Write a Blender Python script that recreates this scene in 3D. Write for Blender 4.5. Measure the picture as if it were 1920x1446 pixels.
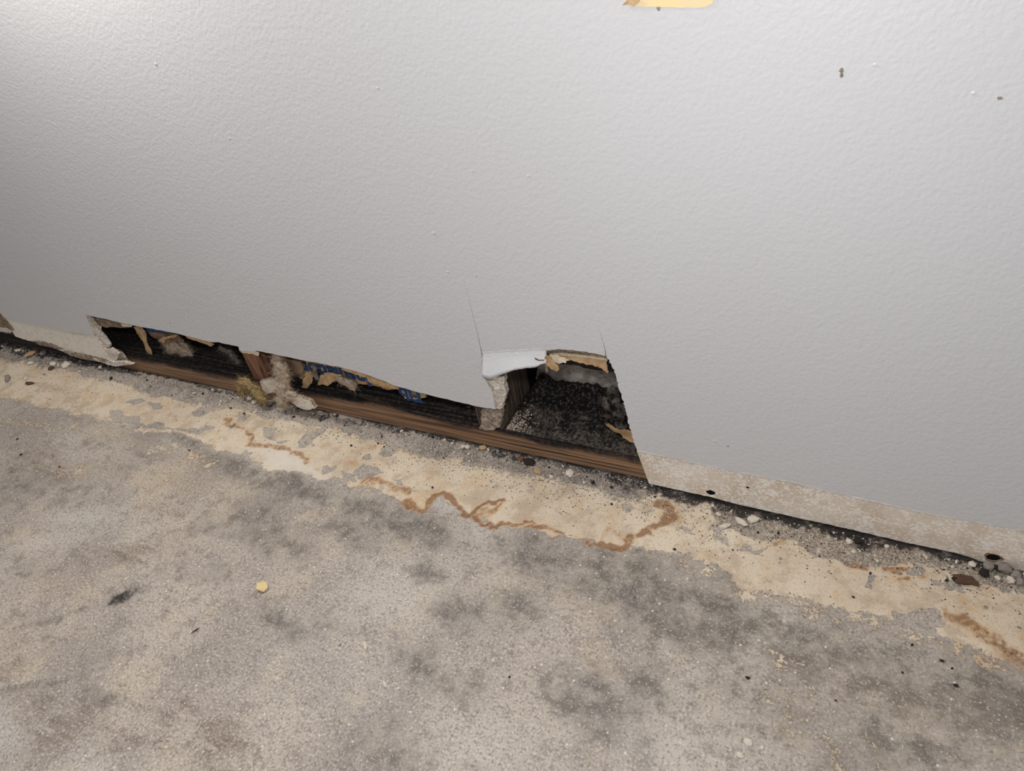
import bpy, bmesh, math, random
import numpy as np
from mathutils import Vector, Matrix, noise, Euler
from mathutils.geometry import delaunay_2d_cdt

# ---------------------------------------------------------------- clear, camera, light
for o in list(bpy.data.objects): bpy.data.objects.remove(o)
SC = bpy.context.scene
COL = SC.collection
random.seed(7)
W_PX, H_PX, FPX = 1920.0, 1446.0, 1390.0
CAM = Vector((0.0, -0.6018, 0.6903))

def cray(px, py): return Vector((px - W_PX/2, py - H_PX/2, FPX)).normalized()
_dn = cray(1320, 2430); _lf = cray(-1990, 216)
_lf = (_lf - _dn*_lf.dot(_dn)).normalized()
AX, AZ = -_lf, -_dn
AY = AZ.cross(AX)
R = Matrix((AX, AY, AZ))                      # photo ray -> world
cam_d = bpy.data.cameras.new('camera')
cam_d.sensor_width = 36.0
cam_d.lens = FPX/W_PX*36.0
cam_d.clip_start = 0.01
cam = bpy.data.objects.new('camera', cam_d); COL.objects.link(cam)
r_, u_, b_ = R @ Vector((1,0,0)), R @ Vector((0,-1,0)), R @ Vector((0,0,-1))
cam.matrix_world = Matrix(((r_.x,u_.x,b_.x,CAM.x),(r_.y,u_.y,b_.y,CAM.y),(r_.z,u_.z,b_.z,CAM.z),(0,0,0,1)))
SC.camera = cam

world = bpy.data.worlds.new('world'); SC.world = world
world.use_nodes = True
bg = world.node_tree.nodes['Background']
bg.inputs[0].default_value = (0.95, 0.97, 1.0, 1); bg.inputs[1].default_value = 0.36

# the torch by the camera and a lamp beside the wall, both out of frame
def bulb(name, loc, energy, size, color):
    d = bpy.data.lights.new(name, 'POINT'); d.energy = energy; d.shadow_soft_size = size; d.color = color
    o = bpy.data.objects.new(name, d); COL.objects.link(o); o.location = loc; return o
bulb('torch', (-0.09, -0.50, 0.70), 9.6, 0.03, (1.0, 0.99, 0.98))
bulb('wall_lamp', (-0.83, -0.13, 0.94), 15.6, 0.04, (1.0, 0.96, 0.90))

SC.view_settings.view_transform = 'Standard'
SC.view_settings.look = 'None'
SC.view_settings.gamma = 1.0
SC.view_settings.use_curve_mapping = False
SC.view_settings.exposure = 0.0

# ---------------------------------------------------------------- helpers
def wp(px, py, y=-0.0127):
    """photo point -> point on the vertical plane at depth y"""
    d = R @ cray(px, py); t = (y - CAM.y)/d.y
    return CAM + d*t
def fp(px, py, z=0.0):
    """photo point -> point on the floor"""
    d = R @ cray(px, py); t = (z - CAM.z)/d.z
    return CAM + d*t

def tag(o, label=None, cat=None, group=None, kind=None):
    if label: o['label'] = label
    if cat: o['category'] = cat
    if group: o['group'] = group
    if kind: o['kind'] = kind
    return o
def mesh_obj(name, verts, faces, mats, parent=None, smooth=False, midx=None):
    me = bpy.data.meshes.new(name)
    me.from_pydata([tuple(v) for v in verts], [], faces)
    for m in (mats if isinstance(mats, (list, tuple)) else [mats]): me.materials.append(m)
    if midx is not None: me.polygons.foreach_set('material_index', midx)
    if smooth: me.polygons.foreach_set('use_smooth', [True]*len(me.polygons))
    me.validate(); me.update()
    o = bpy.data.objects.new(name, me); COL.objects.link(o)
    if parent: o.parent = parent
    return o
def empty(name, loc=(0,0,0)):
    o = bpy.data.objects.new(name, None); COL.objects.link(o); o.location = loc
    o.empty_display_size = 0.02
    return o
def parent_keep(o, p):
    o.parent = p; o.matrix_parent_inverse = Matrix.Translation(-Vector(p.location))

def inside(poly, pts):
    poly = np.asarray(poly, float); pts = np.asarray(pts, float)
    x, y = pts[:,0], pts[:,1]; res = np.zeros(len(pts), bool)
    j = len(poly)-1
    for i in range(len(poly)):
        xi, yi = poly[i]; xj, yj = poly[j]
        c = ((yi > y) != (yj > y)) & (x < (xj-xi)*(y-yi)/((yj-yi) if yj != yi else 1e-12) + xi)
        res ^= c; j = i
    return res
def ragged(pts, step, amp, seed=0, closed=False):
    """subdivide a 2D polyline and jitter it sideways"""
    rng = random.Random(seed); out = []
    n = len(pts)
    for i in range(n if closed else n-1):
        a = Vector(pts[i][:2]); b = Vector(pts[(i+1) % n][:2]); L = (b-a).length
        k = max(1, int(L/step)); nrm = Vector((-(b-a).y, (b-a).x)).normalized() if L > 0 else Vector((0,0))
        for q in range(k):
            p = a.lerp(b, q/k)
            if q or i: p = p + nrm*rng.uniform(-amp, amp)
            out.append((p.x, p.y))
    if not closed: out.append(tuple(pts[-1][:2]))
    return out
def triangulate(outline, holes=(), extra=()):
    vs = [Vector(p) for p in outline]; n = len(vs)
    ed = [(i, (i+1) % n) for i in range(n)]
    for h in holes:
        s = len(vs); vs += [Vector(p) for p in h]
        ed += [(s+i, s+(i+1) % len(h)) for i in range(len(h))]
    if len(extra):
        e = np.asarray(extra, float); e = e[inside(outline, e)]
        vs += [Vector(p) for p in e]
    ov, oe, of, *_ = delaunay_2d_cdt(vs, ed, [], 0, 1e-7)
    if not of: return [], []
    P = np.array([(v.x, v.y) for v in ov]); F = np.array([f for f in of])
    cen = P[F].mean(axis=1)
    keep = inside(outline, cen)
    for h in holes: keep &= ~inside(h, cen)
    F = F[keep]
    a, b, c = P[F[:,0]], P[F[:,1]], P[F[:,2]]
    area = (b[:,0]-a[:,0])*(c[:,1]-a[:,1]) - (b[:,1]-a[:,1])*(c[:,0]-a[:,0])
    F[area < 0] = F[area < 0][:, ::-1]
    return P, F
def solid_xz(name, outline, yfront, yback, mats, parent=None, holes=(), extra=(), smooth=False):
    """plate in the xz plane; yfront/yback numbers or functions (x,z). mats: front, side, back"""
    P, F = triangulate(outline, holes, extra)
    n = len(P)
    yf = yfront if callable(yfront) else (lambda x, z: yfront)
    yb = yback if callable(yback) else (lambda x, z: yback)
    verts = [(x, yf(x, z), z) for x, z in P] + [(x, yb(x, z), z) for x, z in P]
    faces, mi = [], []
    cnt = {}
    for f in F:
        a, b, c = map(int, f)
        faces.append((a, b, c)); mi.append(0)               # ccw in xz seen from -y: front faces -y
        faces.append((c+n, b+n, a+n)); mi.append(2)
        for e in ((a,b),(b,c),(c,a)):
            cnt.setdefault((min(e), max(e)), []).append(e)
    for k, l in cnt.items():
        if len(l) == 1:
            a, b = l[0]; faces.append((b, a, a+n, b+n)); mi.append(1)
    return mesh_obj(name, verts, faces, mats, parent, smooth, mi)
def gridpts(outline, step, seed=0):
    o = np.asarray(outline); rng = np.random.default_rng(seed)
    xs = np.arange(o[:,0].min(), o[:,0].max(), step); zs = np.arange(o[:,1].min(), o[:,1].max(), step)
    g = np.array([(x, z) for x in xs for z in zs])
    return g + rng.uniform(-.25, .25, g.shape)*step if len(g) else g
def px_outline(pts, y):
    return [(wp(a, b, y).x, wp(a, b, y).z) for a, b in pts]
def sheet(name, pts, y, thick, mat, parent=None, step=0.004, rag=0.0012, amp=0.002, freq=60, curl=None, seed=1, mats=None, edge=None):
    """paper-like ragged sheet: outline in photo points at depth y, gently crumpled"""
    out = px_outline(pts, y)
    out = ragged(out, max(0.0015, rag*2.2), rag, seed, closed=True)
    def f(x, z):
        d = amp*noise.noise(Vector((x*freq, z*freq, seed*3.1)))
        return y + d + (curl(x, z) if curl else 0.0)
    return solid_xz(name, out, f, lambda x, z: f(x, z)+thick, mats or [mat, edge or mat, mat], parent,
                    extra=gridpts(out, step, seed), smooth=False)
def resample(row, n):
    pts = [Vector(p) for p in row]
    d = [0.0]
    for a, b in zip(pts, pts[1:]): d.append(d[-1] + (b-a).length)
    out, j = [], 0
    for k in range(n):
        t = d[-1]*k/(n-1)
        while j < len(pts)-2 and d[j+1] < t: j += 1
        s = (t-d[j])/max(1e-9, d[j+1]-d[j]); out.append(pts[j].lerp(pts[j+1], min(1, max(0, s))))
    return out
def loft(name, rows, n, sub, thick, mats, parent=None, jit=0.0, seed=0, smooth=False):
    """surface through rows of world points, given thickness into the wall (+y)"""
    rs = [resample(r, n) for r in rows]
    grid = []
    for a, b in zip(rs, rs[1:]):
        for k in range(sub): grid.append([p.lerp(q, k/sub) for p, q in zip(a, b)])
    grid.append(rs[-1])
    m = len(grid); V = []
    for i, row in enumerate(grid):
        for j, p in enumerate(row):
            d = Vector((noise.noise(Vector((j*.9, i*.9, seed))), noise.noise(Vector((j*.9, i*.9, seed+9))), noise.noise(Vector((j*.9, i*.9, seed+5)))))*jit
            V.append(p + d)
    N = len(V); V2 = [v + Vector((0, thick*.9, -thick*.25)) for v in V]
    F, mi = [], []
    for i in range(m-1):
        for j in range(n-1):
            a, b, c, d = i*n+j, i*n+j+1, (i+1)*n+j+1, (i+1)*n+j
            F.append((a, d, c, b)); mi.append(0); F.append((a+N, b+N, c+N, d+N)); mi.append(2)
    bd = [i for i in range(n)] + [i*n+n-1 for i in range(1, m)] + [(m-1)*n+j for j in range(n-2, -1, -1)] + [i*n for i in range(m-2, 0, -1)]
    for a, b in zip(bd, bd[1:]+bd[:1]): F.append((a, b, b+N, a+N)); mi.append(1)
    return mesh_obj(name, V+V2, F, mats if isinstance(mats, list) else [mats]*3, parent, smooth, mi)

# ---------------------------------------------------------------- materials
def lin(r, g, b):
    f = lambda c: (c/255/12.92) if c/255 <= .04045 else ((c/255+.055)/1.055)**2.4
    return (f(r), f(g), f(b), 1)
class NT:
    def __init__(s, name, rough=.7, spec=.3):
        s.m = bpy.data.materials.new(name); s.m.use_nodes = True
        s.t = s.m.node_tree; s.b = s.t.nodes['Principled BSDF']
        s.b.inputs['Roughness'].default_value = rough
        s.b.inputs['Specular IOR Level'].default_value = spec
        s.co = s.t.nodes.new('ShaderNodeTexCoord').outputs['Object']
    def new(s, k): return s.t.nodes.new(k)
    def ln(s, a, b): s.t.links.new(a, b)
    def val(s, inp, v):
        if hasattr(v, 'node'): s.ln(v, inp)
        else: inp.default_value = v
    def scaled(s, sc):
        n = s.new('ShaderNodeMapping'); n.inputs['Scale'].default_value = sc; s.ln(s.co, n.inputs[0]); return n.outputs[0]
    def noise(s, scale, detail=3, rough=.6, vec=None, dist=0):
        n = s.new('ShaderNodeTexNoise'); s.ln(vec or s.co, n.inputs['Vector'])
        n.inputs['Scale'].default_value = scale; n.inputs['Detail'].default_value = detail
        n.inputs['Roughness'].default_value = rough; n.inputs['Distortion'].default_value = dist
        return n.outputs['Fac']
    def voro(s, scale, vec=None, feat='F1', out='Distance'):
        n = s.new('ShaderNodeTexVoronoi'); n.feature = feat; s.ln(vec or s.co, n.inputs['Vector'])
        n.inputs['Scale'].default_value = scale; return n.outputs[out]
    def math(s, op, a, b=0.0, c=None, clamp=False):
        n = s.new('ShaderNodeMath'); n.operation = op; n.use_clamp = clamp
        s.val(n.inputs[0], a); s.val(n.inputs[1], b)
        if c is not None: s.val(n.inputs[2], c)
        return n.outputs[0]
    def step(s, v, lo, hi):
        n = s.new('ShaderNodeMapRange'); n.interpolation_type = 'SMOOTHSTEP'
        s.val(n.inputs[0], v); n.inputs[1].default_value = lo; n.inputs[2].default_value = hi
        return n.outputs[0]
    def mix(s, f, a, b, mode='MIX'):
        n = s.new('ShaderNodeMix'); n.data_type = 'RGBA'; n.blend_type = mode
        s.val(n.inputs[0], f); s.val(n.inputs[6], a); s.val(n.inputs[7], b); return n.outputs[2]
    def attr(s, name):
        n = s.new('ShaderNodeAttribute'); n.attribute_name = name
        q = s.new('ShaderNodeSeparateColor'); s.ln(n.outputs['Color'], q.inputs[0])
        return q.outputs[0], q.outputs[1], q.outputs[2], n.outputs['Alpha']
    def xyz(s):
        q = s.new('ShaderNodeSeparateXYZ'); s.ln(s.co, q.inputs[0]); return q.outputs
    def color(s, c): s.val(s.b.inputs['Base Color'], c)
    def bump(s, h, strength, dist):
        n = s.new('ShaderNodeBump'); n.inputs['Strength'].default_value = strength
        n.inputs['Distance'].default_value = dist; s.ln(h, n.inputs['Height']); s.ln(n.outputs[0], s.b.inputs['Normal'])

def m_simple(name, c1, c2, scale=120, rough=.85, bump=.4, bd=.001, spec=.2, lo=.35, hi=.65, det=4):
    n = NT(name, rough, spec); f = n.noise(scale, det)
    n.color(n.mix(n.step(f, lo, hi), lin(*c1), lin(*c2)))
    n.bump(n.noise(scale*2.5, 4), bump, bd); return n.m

# painted wall: eggshell paint with orange peel relief
n = NT('grey_eggshell_paint', .42, .5)
n.color(n.mix(n.noise(3, 2), lin(203,203,206), lin(199,198,199)))
h = n.math('ADD', n.noise(260, 2, .5), n.math('MULTIPLY', n.noise(90, 2), .6))
n.bump(h, .34, .0012); M_PAINT = n.m
M_GYPSUM = m_simple('broken_gypsum', (222,214,205), (184,172,160), 220, .95, .8, .0012)
M_GYPDIRT = m_simple('dirty_gypsum', (176,160,144), (120,106,94), 200, .95, .8, .0012)
M_PAPERBK = m_simple('drywall_back_paper', (150,132,112), (110,92,76), 120)
# bare strip on the right: beige paper with pale speckles and rusty lower edge
n = NT('bare_beige_strip', .85, .2)
v = n.scaled((0.7, 1, 1.0))
f = n.noise(480, 4, .7, v); g = n.noise(60, 3)
base = n.mix(n.step(n.noise(25, 3), .4, .62), lin(216,203,188), lin(203,187,169))
sp = n.step(n.math('ADD', f, n.math('MULTIPLY', g, .45)), .70, .82)
c = n.mix(sp, base, lin(236,230,222))
n.color(c); n.bump(f, .5, .0008); M_STRIPR = n.m
n = NT('bare_cream_strip', .7, .3)
v = n.scaled((0.16, 1, 1.3)); f = n.noise(70, 4, .65, v, .4)
c = n.mix(n.step(f, .60, .70), lin(230,223,212), lin(140,127,112))
c = n.mix(n.step(n.noise(140, 3), .45, .7), c, lin(214,204,190)); n.color(c); n.bump(f, .3, .001); M_STRIPL = n.m
M_CAULK = m_simple('caulk_ridge', (222,216,206), (204,196,184), 200, .6, .3)
# wood
def wood(name, a, b, mould_lo, mould_hi, right=False, gscale=(2.5, 60, 60)):
    n = NT(name, .8, .25)
    gv = n.scaled(gscale)
    g = n.noise(3.2, 5, .6, gv, .25)
    c = n.mix(n.step(g, .32, .68), lin(*a), lin(*b))
    c = n.mix(n.step(n.noise(4.5, 3, .6, gv), .56, .68), c, lin(56,41,32))
    x, y, z = n.xyz()
    k = n.math('ADD', z, n.math('MULTIPLY', n.math('SUBTRACT', n.noise(22, 4, .65, n.scaled((.35,1,1))), .5), .034))
    if right:
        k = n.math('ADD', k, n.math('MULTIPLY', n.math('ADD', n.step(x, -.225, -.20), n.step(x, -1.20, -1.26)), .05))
    md = n.mix(n.step(n.math('ADD', g, n.math('MULTIPLY', n.math('SUBTRACT', n.noise(200, 5, .7), .5), .8)), .44, .75), lin(27,24,25), lin(96,84,76))
    mk = n.step(k, mould_lo, mould_hi)
    if right: md = n.mix(n.step(x, -.21, -.19), md, lin(24,22,22))  # right end blackened: mould, with the shade of the gap painted in
    n.color(n.mix(mk, c, md)); n.bump(n.math('ADD', g, n.math('MULTIPLY', n.noise(300, 3), .3)), .6, .0015)
    return n.m
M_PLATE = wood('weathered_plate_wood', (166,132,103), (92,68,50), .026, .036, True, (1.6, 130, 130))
M_STUD1 = wood('reddish_stud_wood', (146,108,86), (110,76,58), 3, 4, gscale=(60, 60, 6))
M_STUD2 = wood('damp_stud_wood', (104,90,80), (64,54,48), 3, 4, gscale=(60, 60, 6))
M_MOULD = m_simple('black_mould', (22,21,24), (84,78,74), 240, .95, 1.0, .002, .15, .48, .75, 6)
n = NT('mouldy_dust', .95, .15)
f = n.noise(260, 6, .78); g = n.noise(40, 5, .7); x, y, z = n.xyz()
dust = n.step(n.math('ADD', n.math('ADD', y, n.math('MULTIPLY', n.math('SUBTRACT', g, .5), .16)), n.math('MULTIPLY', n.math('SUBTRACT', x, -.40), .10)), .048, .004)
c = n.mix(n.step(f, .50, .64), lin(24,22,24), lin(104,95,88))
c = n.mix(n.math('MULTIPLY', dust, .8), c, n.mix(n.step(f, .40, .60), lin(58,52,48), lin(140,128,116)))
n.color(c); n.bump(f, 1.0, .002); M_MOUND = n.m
M_KRAFT = m_simple('kraft_paper', (190,160,122), (150,120,86), 70, .7, .3, .0008, .3)
M_KRAFTD = m_simple('stained_kraft_paper', (150,126,102), (96,78,62), 60, .8, .3, .0008)
M_TAN = m_simple('torn_tan_paper', (198,168,130), (168,136,100), 150, .85, .4, .0006)
M_CREAMP = m_simple('torn_cream_paper', (226,214,190), (206,190,164), 150, .85, .4, .0006)
M_FELT = m_simple('dark_felt_paper', (66,60,58), (40,37,37), 160, .95, .6, .001)
M_BLUE = m_simple('blue_print', (34,62,106), (50,78,120), 90, .7, .1)
M_WOOL = m_simple('beige_insulation_wool', (184,167,147), (152,134,116), 160, .98, .35, .001)
M_WOOLY = m_simple('yellow_insulation_wool', (170,148,108), (128,108,74), 160, .98, .35, .001)
M_WOOLG = m_simple('grey_insulation_wool', (140,130,122), (100,92,86), 160, .98, .35, .001)
M_PALE = m_simple('pale_crumb', (222,212,198), (192,180,164), 300, .9, .4, .0005)
M_GREY = m_simple('grey_crumb', (158,148,140), (120,112,106), 300, .95, .5, .0005)
M_DARK = m_simple('dark_crumb', (58,50,46), (32,29,29), 300, .95, .5, .0005)
M_TANC = m_simple('tan_crumb', (196,164,128), (168,136,104), 300, .95, .5, .0005)
M_RUSTC = m_simple('rusty_crumb', (150,92,62), (104,64,46), 300, .95, .5, .0005)
M_BROWNC = m_simple('brown_crumb', (108,82,66), (64,48,40), 300, .95, .5, .0005)
M_YELLOW = m_simple('yellow_paper', (232,209,158), (226,206,166), 40, .8, .1)
M_FLECK = m_simple('wall_dirt_fleck', (150,140,130), (120,108,98), 300, .9, .1)
M_RUSTRING = m_simple('rust_stain', (140,104,74), (110,78,56), 300, .9, .1)

# rear wall: grey block with black mould painted where the masks say
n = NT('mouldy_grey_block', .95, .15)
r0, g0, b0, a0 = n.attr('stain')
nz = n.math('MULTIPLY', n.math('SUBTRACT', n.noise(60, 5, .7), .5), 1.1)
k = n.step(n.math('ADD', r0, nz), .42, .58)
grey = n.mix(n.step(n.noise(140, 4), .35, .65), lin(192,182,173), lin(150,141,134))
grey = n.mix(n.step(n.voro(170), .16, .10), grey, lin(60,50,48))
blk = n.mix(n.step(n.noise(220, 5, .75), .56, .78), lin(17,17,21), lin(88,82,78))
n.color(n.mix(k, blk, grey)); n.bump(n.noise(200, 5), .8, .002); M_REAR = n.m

# floor: concrete, cream paint remains, rust, dirt
n = NT('painted_worn_concrete', .72, .3)
cream, rust, dark, brown = n.attr('stain_a')
grit, soot_shade, warm, pale = n.attr('stain_b')
N1 = n.noise(28, 6, .72); N2 = n.noise(380, 3, .65); N3 = n.noise(120, 4, .7); N4 = n.noise(7, 5, .65); NF = n.noise(900, 2, .6)
C5 = lambda v, k: n.math('MULTIPLY', n.math('SUBTRACT', v, .5), k)
M1 = n.noise(45, 7, .78); M2 = n.noise(190, 5, .75)
con = n.mix(n.step(N4, .38, .62), lin(180,169,157), lin(156,146,138))
con = n.mix(n.math('MULTIPLY', n.step(M1, .50, .60), .62), con, lin(130,120,112))
con = n.mix(n.math('MULTIPLY', n.step(n.noise(13, 6, .7), .52, .64), .5), con, lin(190,174,152))
con = n.mix(n.math('MULTIPLY', warm, .55), con, lin(184,164,140))
con = n.mix(n.math('MULTIPLY', pale, .65), con, lin(196,190,184))
dk = n.step(n.math('ADD', dark, n.math('ADD', n.math('MULTIPLY', C5(M1, 5.0), dark), n.math('MULTIPLY', n.math('ADD', C5(M2, 3.2), C5(N2, 2.2)), dark))), .12, 1.0)
con = n.mix(n.math('MULTIPLY', dk, .82), con, lin(98,92,86))
br = n.step(n.math('ADD', brown, n.math('MULTIPLY', C5(M1, 3.0), brown)), .1, 1.0)
mp = n.new('ShaderNodeMapping'); mp.inputs['Rotation'].default_value = (0, 0, .75); mp.inputs['Scale'].default_value = (22, 130, 1); n.ln(n.co, mp.inputs[0])
stroke = n.noise(1.0, 4, .6, mp.outputs[0], .5)
con = n.mix(n.math('MULTIPLY', br, .62), con, lin(126,110,96))
con = n.mix(n.math('MULTIPLY', n.math('MULTIPLY', n.step(stroke, .52, .66), br), .7), con, lin(190,180,168))
con = n.mix(n.math('MULTIPLY', n.math('MULTIPLY', n.step(stroke, .48, .36), br), .5), con, lin(104,92,82))
con = n.mix(n.math('MULTIPLY', n.step(N2, .47, .36), .42), con, lin(104,95,88))
con = n.mix(n.math('MULTIPLY', n.step(N2, .55, .66), .50), con, lin(222,213,202))
con = n.mix(n.math('MULTIPLY', n.step(M2, .47, .38), .45), con, lin(108,100,95))
con = n.mix(n.math('MULTIPLY', n.step(M2, .55, .64), .35), con, lin(206,198,187))
con = n.mix(n.step(n.voro(60), .09, .055), con, lin(212,204,194))
# cream paint
ck = n.step(n.math('ADD', cream, n.math('ADD', n.math('ADD', C5(M1, 1.5), C5(M2, .7)), C5(N2, .35))), .40, .56)
crm = n.mix(n.step(N4, .38, .62), lin(216,200,178), lin(202,184,161))
crm = n.mix(n.math('MULTIPLY', n.step(N1, .48, .60), .65), crm, lin(182,161,138))
crm = n.mix(n.math('MULTIPLY', n.step(n.noise(20, 5, .7), .53, .62), .5), crm, lin(204,172,132))
crm = n.mix(n.math('MULTIPLY', n.step(M1, .50, .38), .35), crm, lin(222,210,190))
crm = n.mix(n.math('MULTIPLY', n.step(N2, .46, .34), .5), crm, lin(150,130,110))
crm = n.mix(n.step(M2, .36, .30), crm, lin(112,98,86))
crm = n.mix(n.step(n.voro(95), .12, .07), crm, lin(118,102,90))
crm = n.mix(n.math('MULTIPLY', pale, .8), crm, lin(216,208,196))
c = n.mix(ck, con, crm)
# rust
rk = n.step(n.math('ADD', rust, n.math('MULTIPLY', n.math('ADD', C5(M1, 2.2), C5(M2, 1.8)), rust)), .12, .95)
rc = n.mix(n.step(n.math('ADD', rk, C5(M2, 1.5)), .35, 1.1), lin(186,141,90), lin(126,81,40))
c = n.mix(n.math('MULTIPLY', rk, .80), c, rc)
# dirt and crumb dust by the wall, then soot and painted gap shade
gk = n.step(n.math('ADD', grit, n.math('ADD', C5(M1, 1.9), C5(M2, 1.6))), .32, .74)
gc = n.mix(n.step(N2, .42, .58), lin(104,95,88), lin(176,165,153))
gc = n.mix(n.step(NF, .50, .38), gc, lin(70,62,58))
c = n.mix(n.math('MULTIPLY', gk, .80), c, gc)
sk = n.step(n.math('ADD', soot_shade, n.math('MULTIPLY', n.math('ADD', C5(M1, 3.2), C5(M2, 2.4)), soot_shade)), .2, .85)
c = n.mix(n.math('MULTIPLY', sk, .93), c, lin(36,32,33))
n.color(c)
hh = n.math('ADD', n.math('MULTIPLY', N2, .8), n.math('ADD', n.math('MULTIPLY', NF, .25), n.math('MULTIPLY', ck, .35)))
n.bump(hh, .75, .0016); M_FLOOR = n.m

# ---------------------------------------------------------------- mask painting on a grid
def seg_d(P, a, b):
    a = np.array(a[:2], float); b = np.array(b[:2], float); ab = b-a
    t = np.clip(((P-a)@ab)/max(1e-12, ab@ab), 0, 1)
    return np.hypot(*(P-(a+t[:,None]*ab)).T), t
def vnoise(x, y, seed):
    def h(i, j):
        v = np.sin(i*127.1 + j*311.7 + seed*74.7)*43758.5453; return v - np.floor(v)
    i, j = np.floor(x), np.floor(y); u, v = x-i, y-j
    u = u*u*(3-2*u); v = v*v*(3-2*v)
    return (h(i,j)*(1-u)+h(i+1,j)*u)*(1-v) + (h(i,j+1)*(1-u)+h(i+1,j+1)*u)*v - .5
def warp(P):
    x, y = P[:,0], P[:,1]; D = np.zeros_like(P)
    for f, a, sd in ((35, .012, 1), (90, .007, 3), (220, .0045, 5)):
        D[:,0] += a*vnoise(x*f, y*f, sd); D[:,1] += a*vnoise(x*f+9.7, y*f+3.3, sd+1)
    return P + D
class Mask:
    def __init__(s, P): s.P = P; s.v = np.zeros(len(P))
    def near(s, pts, m):
        p = np.asarray([q[:2] for q in pts], float)
        return np.where((s.P[:,0] > p[:,0].min()-m) & (s.P[:,0] < p[:,0].max()+m) & (s.P[:,1] > p[:,1].min()-m) & (s.P[:,1] < p[:,1].max()+m))[0]
    def put(s, ix, w, amt):
        if amt >= 0: s.v[ix] = np.maximum(s.v[ix], w*amt)
        else: s.v[ix] = s.v[ix]*(1-w*(-amt))
    def poly(s, pts, soft, amt=1.0):
        ix = s.near(pts, soft*2)
        if not len(ix): return
        Q = s.P[ix]; d = np.full(len(ix), 1e9)
        for i in range(len(pts)): d = np.minimum(d, seg_d(Q, pts[i], pts[(i+1) % len(pts)])[0])
        d[inside([p[:2] for p in pts], Q)] *= -1
        w = np.clip(.5 - d/(2*soft), 0, 1); s.put(ix, w*w*(3-2*w), amt)
    def line(s, pts, ws, amt=1.0, hard=.3):
        if not isinstance(ws, (list, tuple)): ws = [ws]*len(pts)
        ix = s.near(pts, max(ws)*1.5)
        if not len(ix): return
        Q = s.P[ix]; best = np.zeros(len(ix))
        for i in range(len(pts)-1):
            d, t = seg_d(Q, pts[i], pts[i+1]); w = ws[i]*(1-t)+ws[i+1]*t
            q = np.clip((1-d/w)/(1-hard), 0, 1); best = np.maximum(best, q*q*(3-2*q))
        s.put(ix, best, amt)
    def spot(s, c, rx, ry, ang, amt=1.0):
        ca, sa = math.cos(ang), math.sin(ang)
        ix = s.near([c], max(rx, ry)*1.6)
        if not len(ix): return
        d = s.P[ix]-np.array(c[:2]); u = (d[:,0]*ca+d[:,1]*sa)/rx; v = (-d[:,0]*sa+d[:,1]*ca)/ry
        s.put(ix, np.exp(-(u*u+v*v)*1.4), amt)
def write_attr(me, name, chans):
    a = me.attributes.new(name, 'FLOAT_COLOR', 'POINT')
    a.data.foreach_set('color', np.stack(chans, 1).astype(np.float32).ravel())
def grid_mesh(us, vs, fn):
    U, V = np.meshgrid(us, vs); P = np.stack([U.ravel(), V.ravel()], 1)
    nu, nv = len(us), len(vs)
    i = np.arange((nv-1)*nu).reshape(nv-1, nu)[:, :-1].ravel()
    F = np.stack([i, i+1, i+1+nu, i+nu], 1)
    return P, [fn(p) for p in P], F.tolist()
def FPX2(pts): return [tuple(fp(a, b))[:2] for a, b in pts]

# ---------------------------------------------------------------- floor
xs = np.concatenate([np.arange(-3.0, -1.75, .05), np.arange(-1.75, .32, .0022), np.arange(.32, 1.2, .05)])
ys = np.concatenate([np.arange(-2.0, -.64, .05), np.arange(-.64, -.02, .0022), np.arange(-.02, .135, .004)])
P, V, F = grid_mesh(xs, ys, lambda p: (p[0], p[1], 0.0))
floor = mesh_obj('floor', V, F, M_FLOOR)
tag(floor, 'grey concrete floor with flaking cream paint and rust stains', 'floor', kind='structure')
cr, ru, da, br, gr, so, wa, pa = [Mask(warp(P)) for _ in range(8)]
Z1 = lambda l: FPX2([(x/3, 640+y/3) for x, y in l])
Z2 = lambda l: FPX2([(500+x/3, 760+y/3) for x, y in l])
Z3 = lambda l: FPX2([(1040+x/3, 880+y/3) for x, y in l])
Z4 = lambda l: FPX2([(1280+x/3, 966+y/3) for x, y in l])
Z5 = lambda l: FPX2([(x/3, 966+y/3) for x, y in l])
Z6 = lambda l: FPX2([(600+x/3, 966+y/3) for x, y in l])
R6 = lambda l: FPX2([(1160+x/4.8, 780+y/4.8) for x, y in l])
R7 = lambda l: FPX2([(1520+x/4.52, 880+y/4.52) for x, y in l])
# cream band
band = FPX2([(-260,600),(-60,640),(0,668),(120,695),(300,740),(420,765),(600,800),(800,850),(1000,890),(1200,930),(1300,940),(1420,960),(1560,990),(1700,1020),(1860,1070),(2100,1140),
   (2300,1420),(1990,1280),(1920,1245),(1850,1232),(1790,1205),(1700,1165),(1640,1152),(1560,1138),(1480,1122),(1420,1108),(1370,1082),(1320,1052),(1290,1040),(1240,1038),(1190,1030),(1140,1024),(1080,1012),(1010,994),(960,996),(925,985),
   (905,968),(880,968),(860,960),(855,945),(830,925),(815,940),(808,955),(790,960),(765,948),(740,935),(700,915),(680,908),(640,900),(600,900),(540,888),(490,868),(430,852),(400,842),(370,825),(330,812),(270,812),(210,800),(190,790),(130,775),(60,765),(0,750),(-260,700)])
cr.poly(band, .012, 1.0)
cr.poly(FPX2([(0,690),(160,715),(210,780),(120,790),(0,770)]), .03, -.35)
cr.poly(FPX2([(780,800),(1000,860),(1200,920),(1210,950),(1000,920),(780,880)]), .02, -.28)
cr.line(FPX2([(1290,1050),(1420,1120),(1560,1150),(1700,1180),(1800,1225),(1920,1270)]), .035, .45, 0); cr.line(FPX2([(0,790),(130,800),(260,830),(400,870)]), .05, .43, 0)
cr.spot(fp(150,880), .16, .05, .2, .42); cr.spot(fp(300,900), .12, .04, .2, .33)
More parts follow.
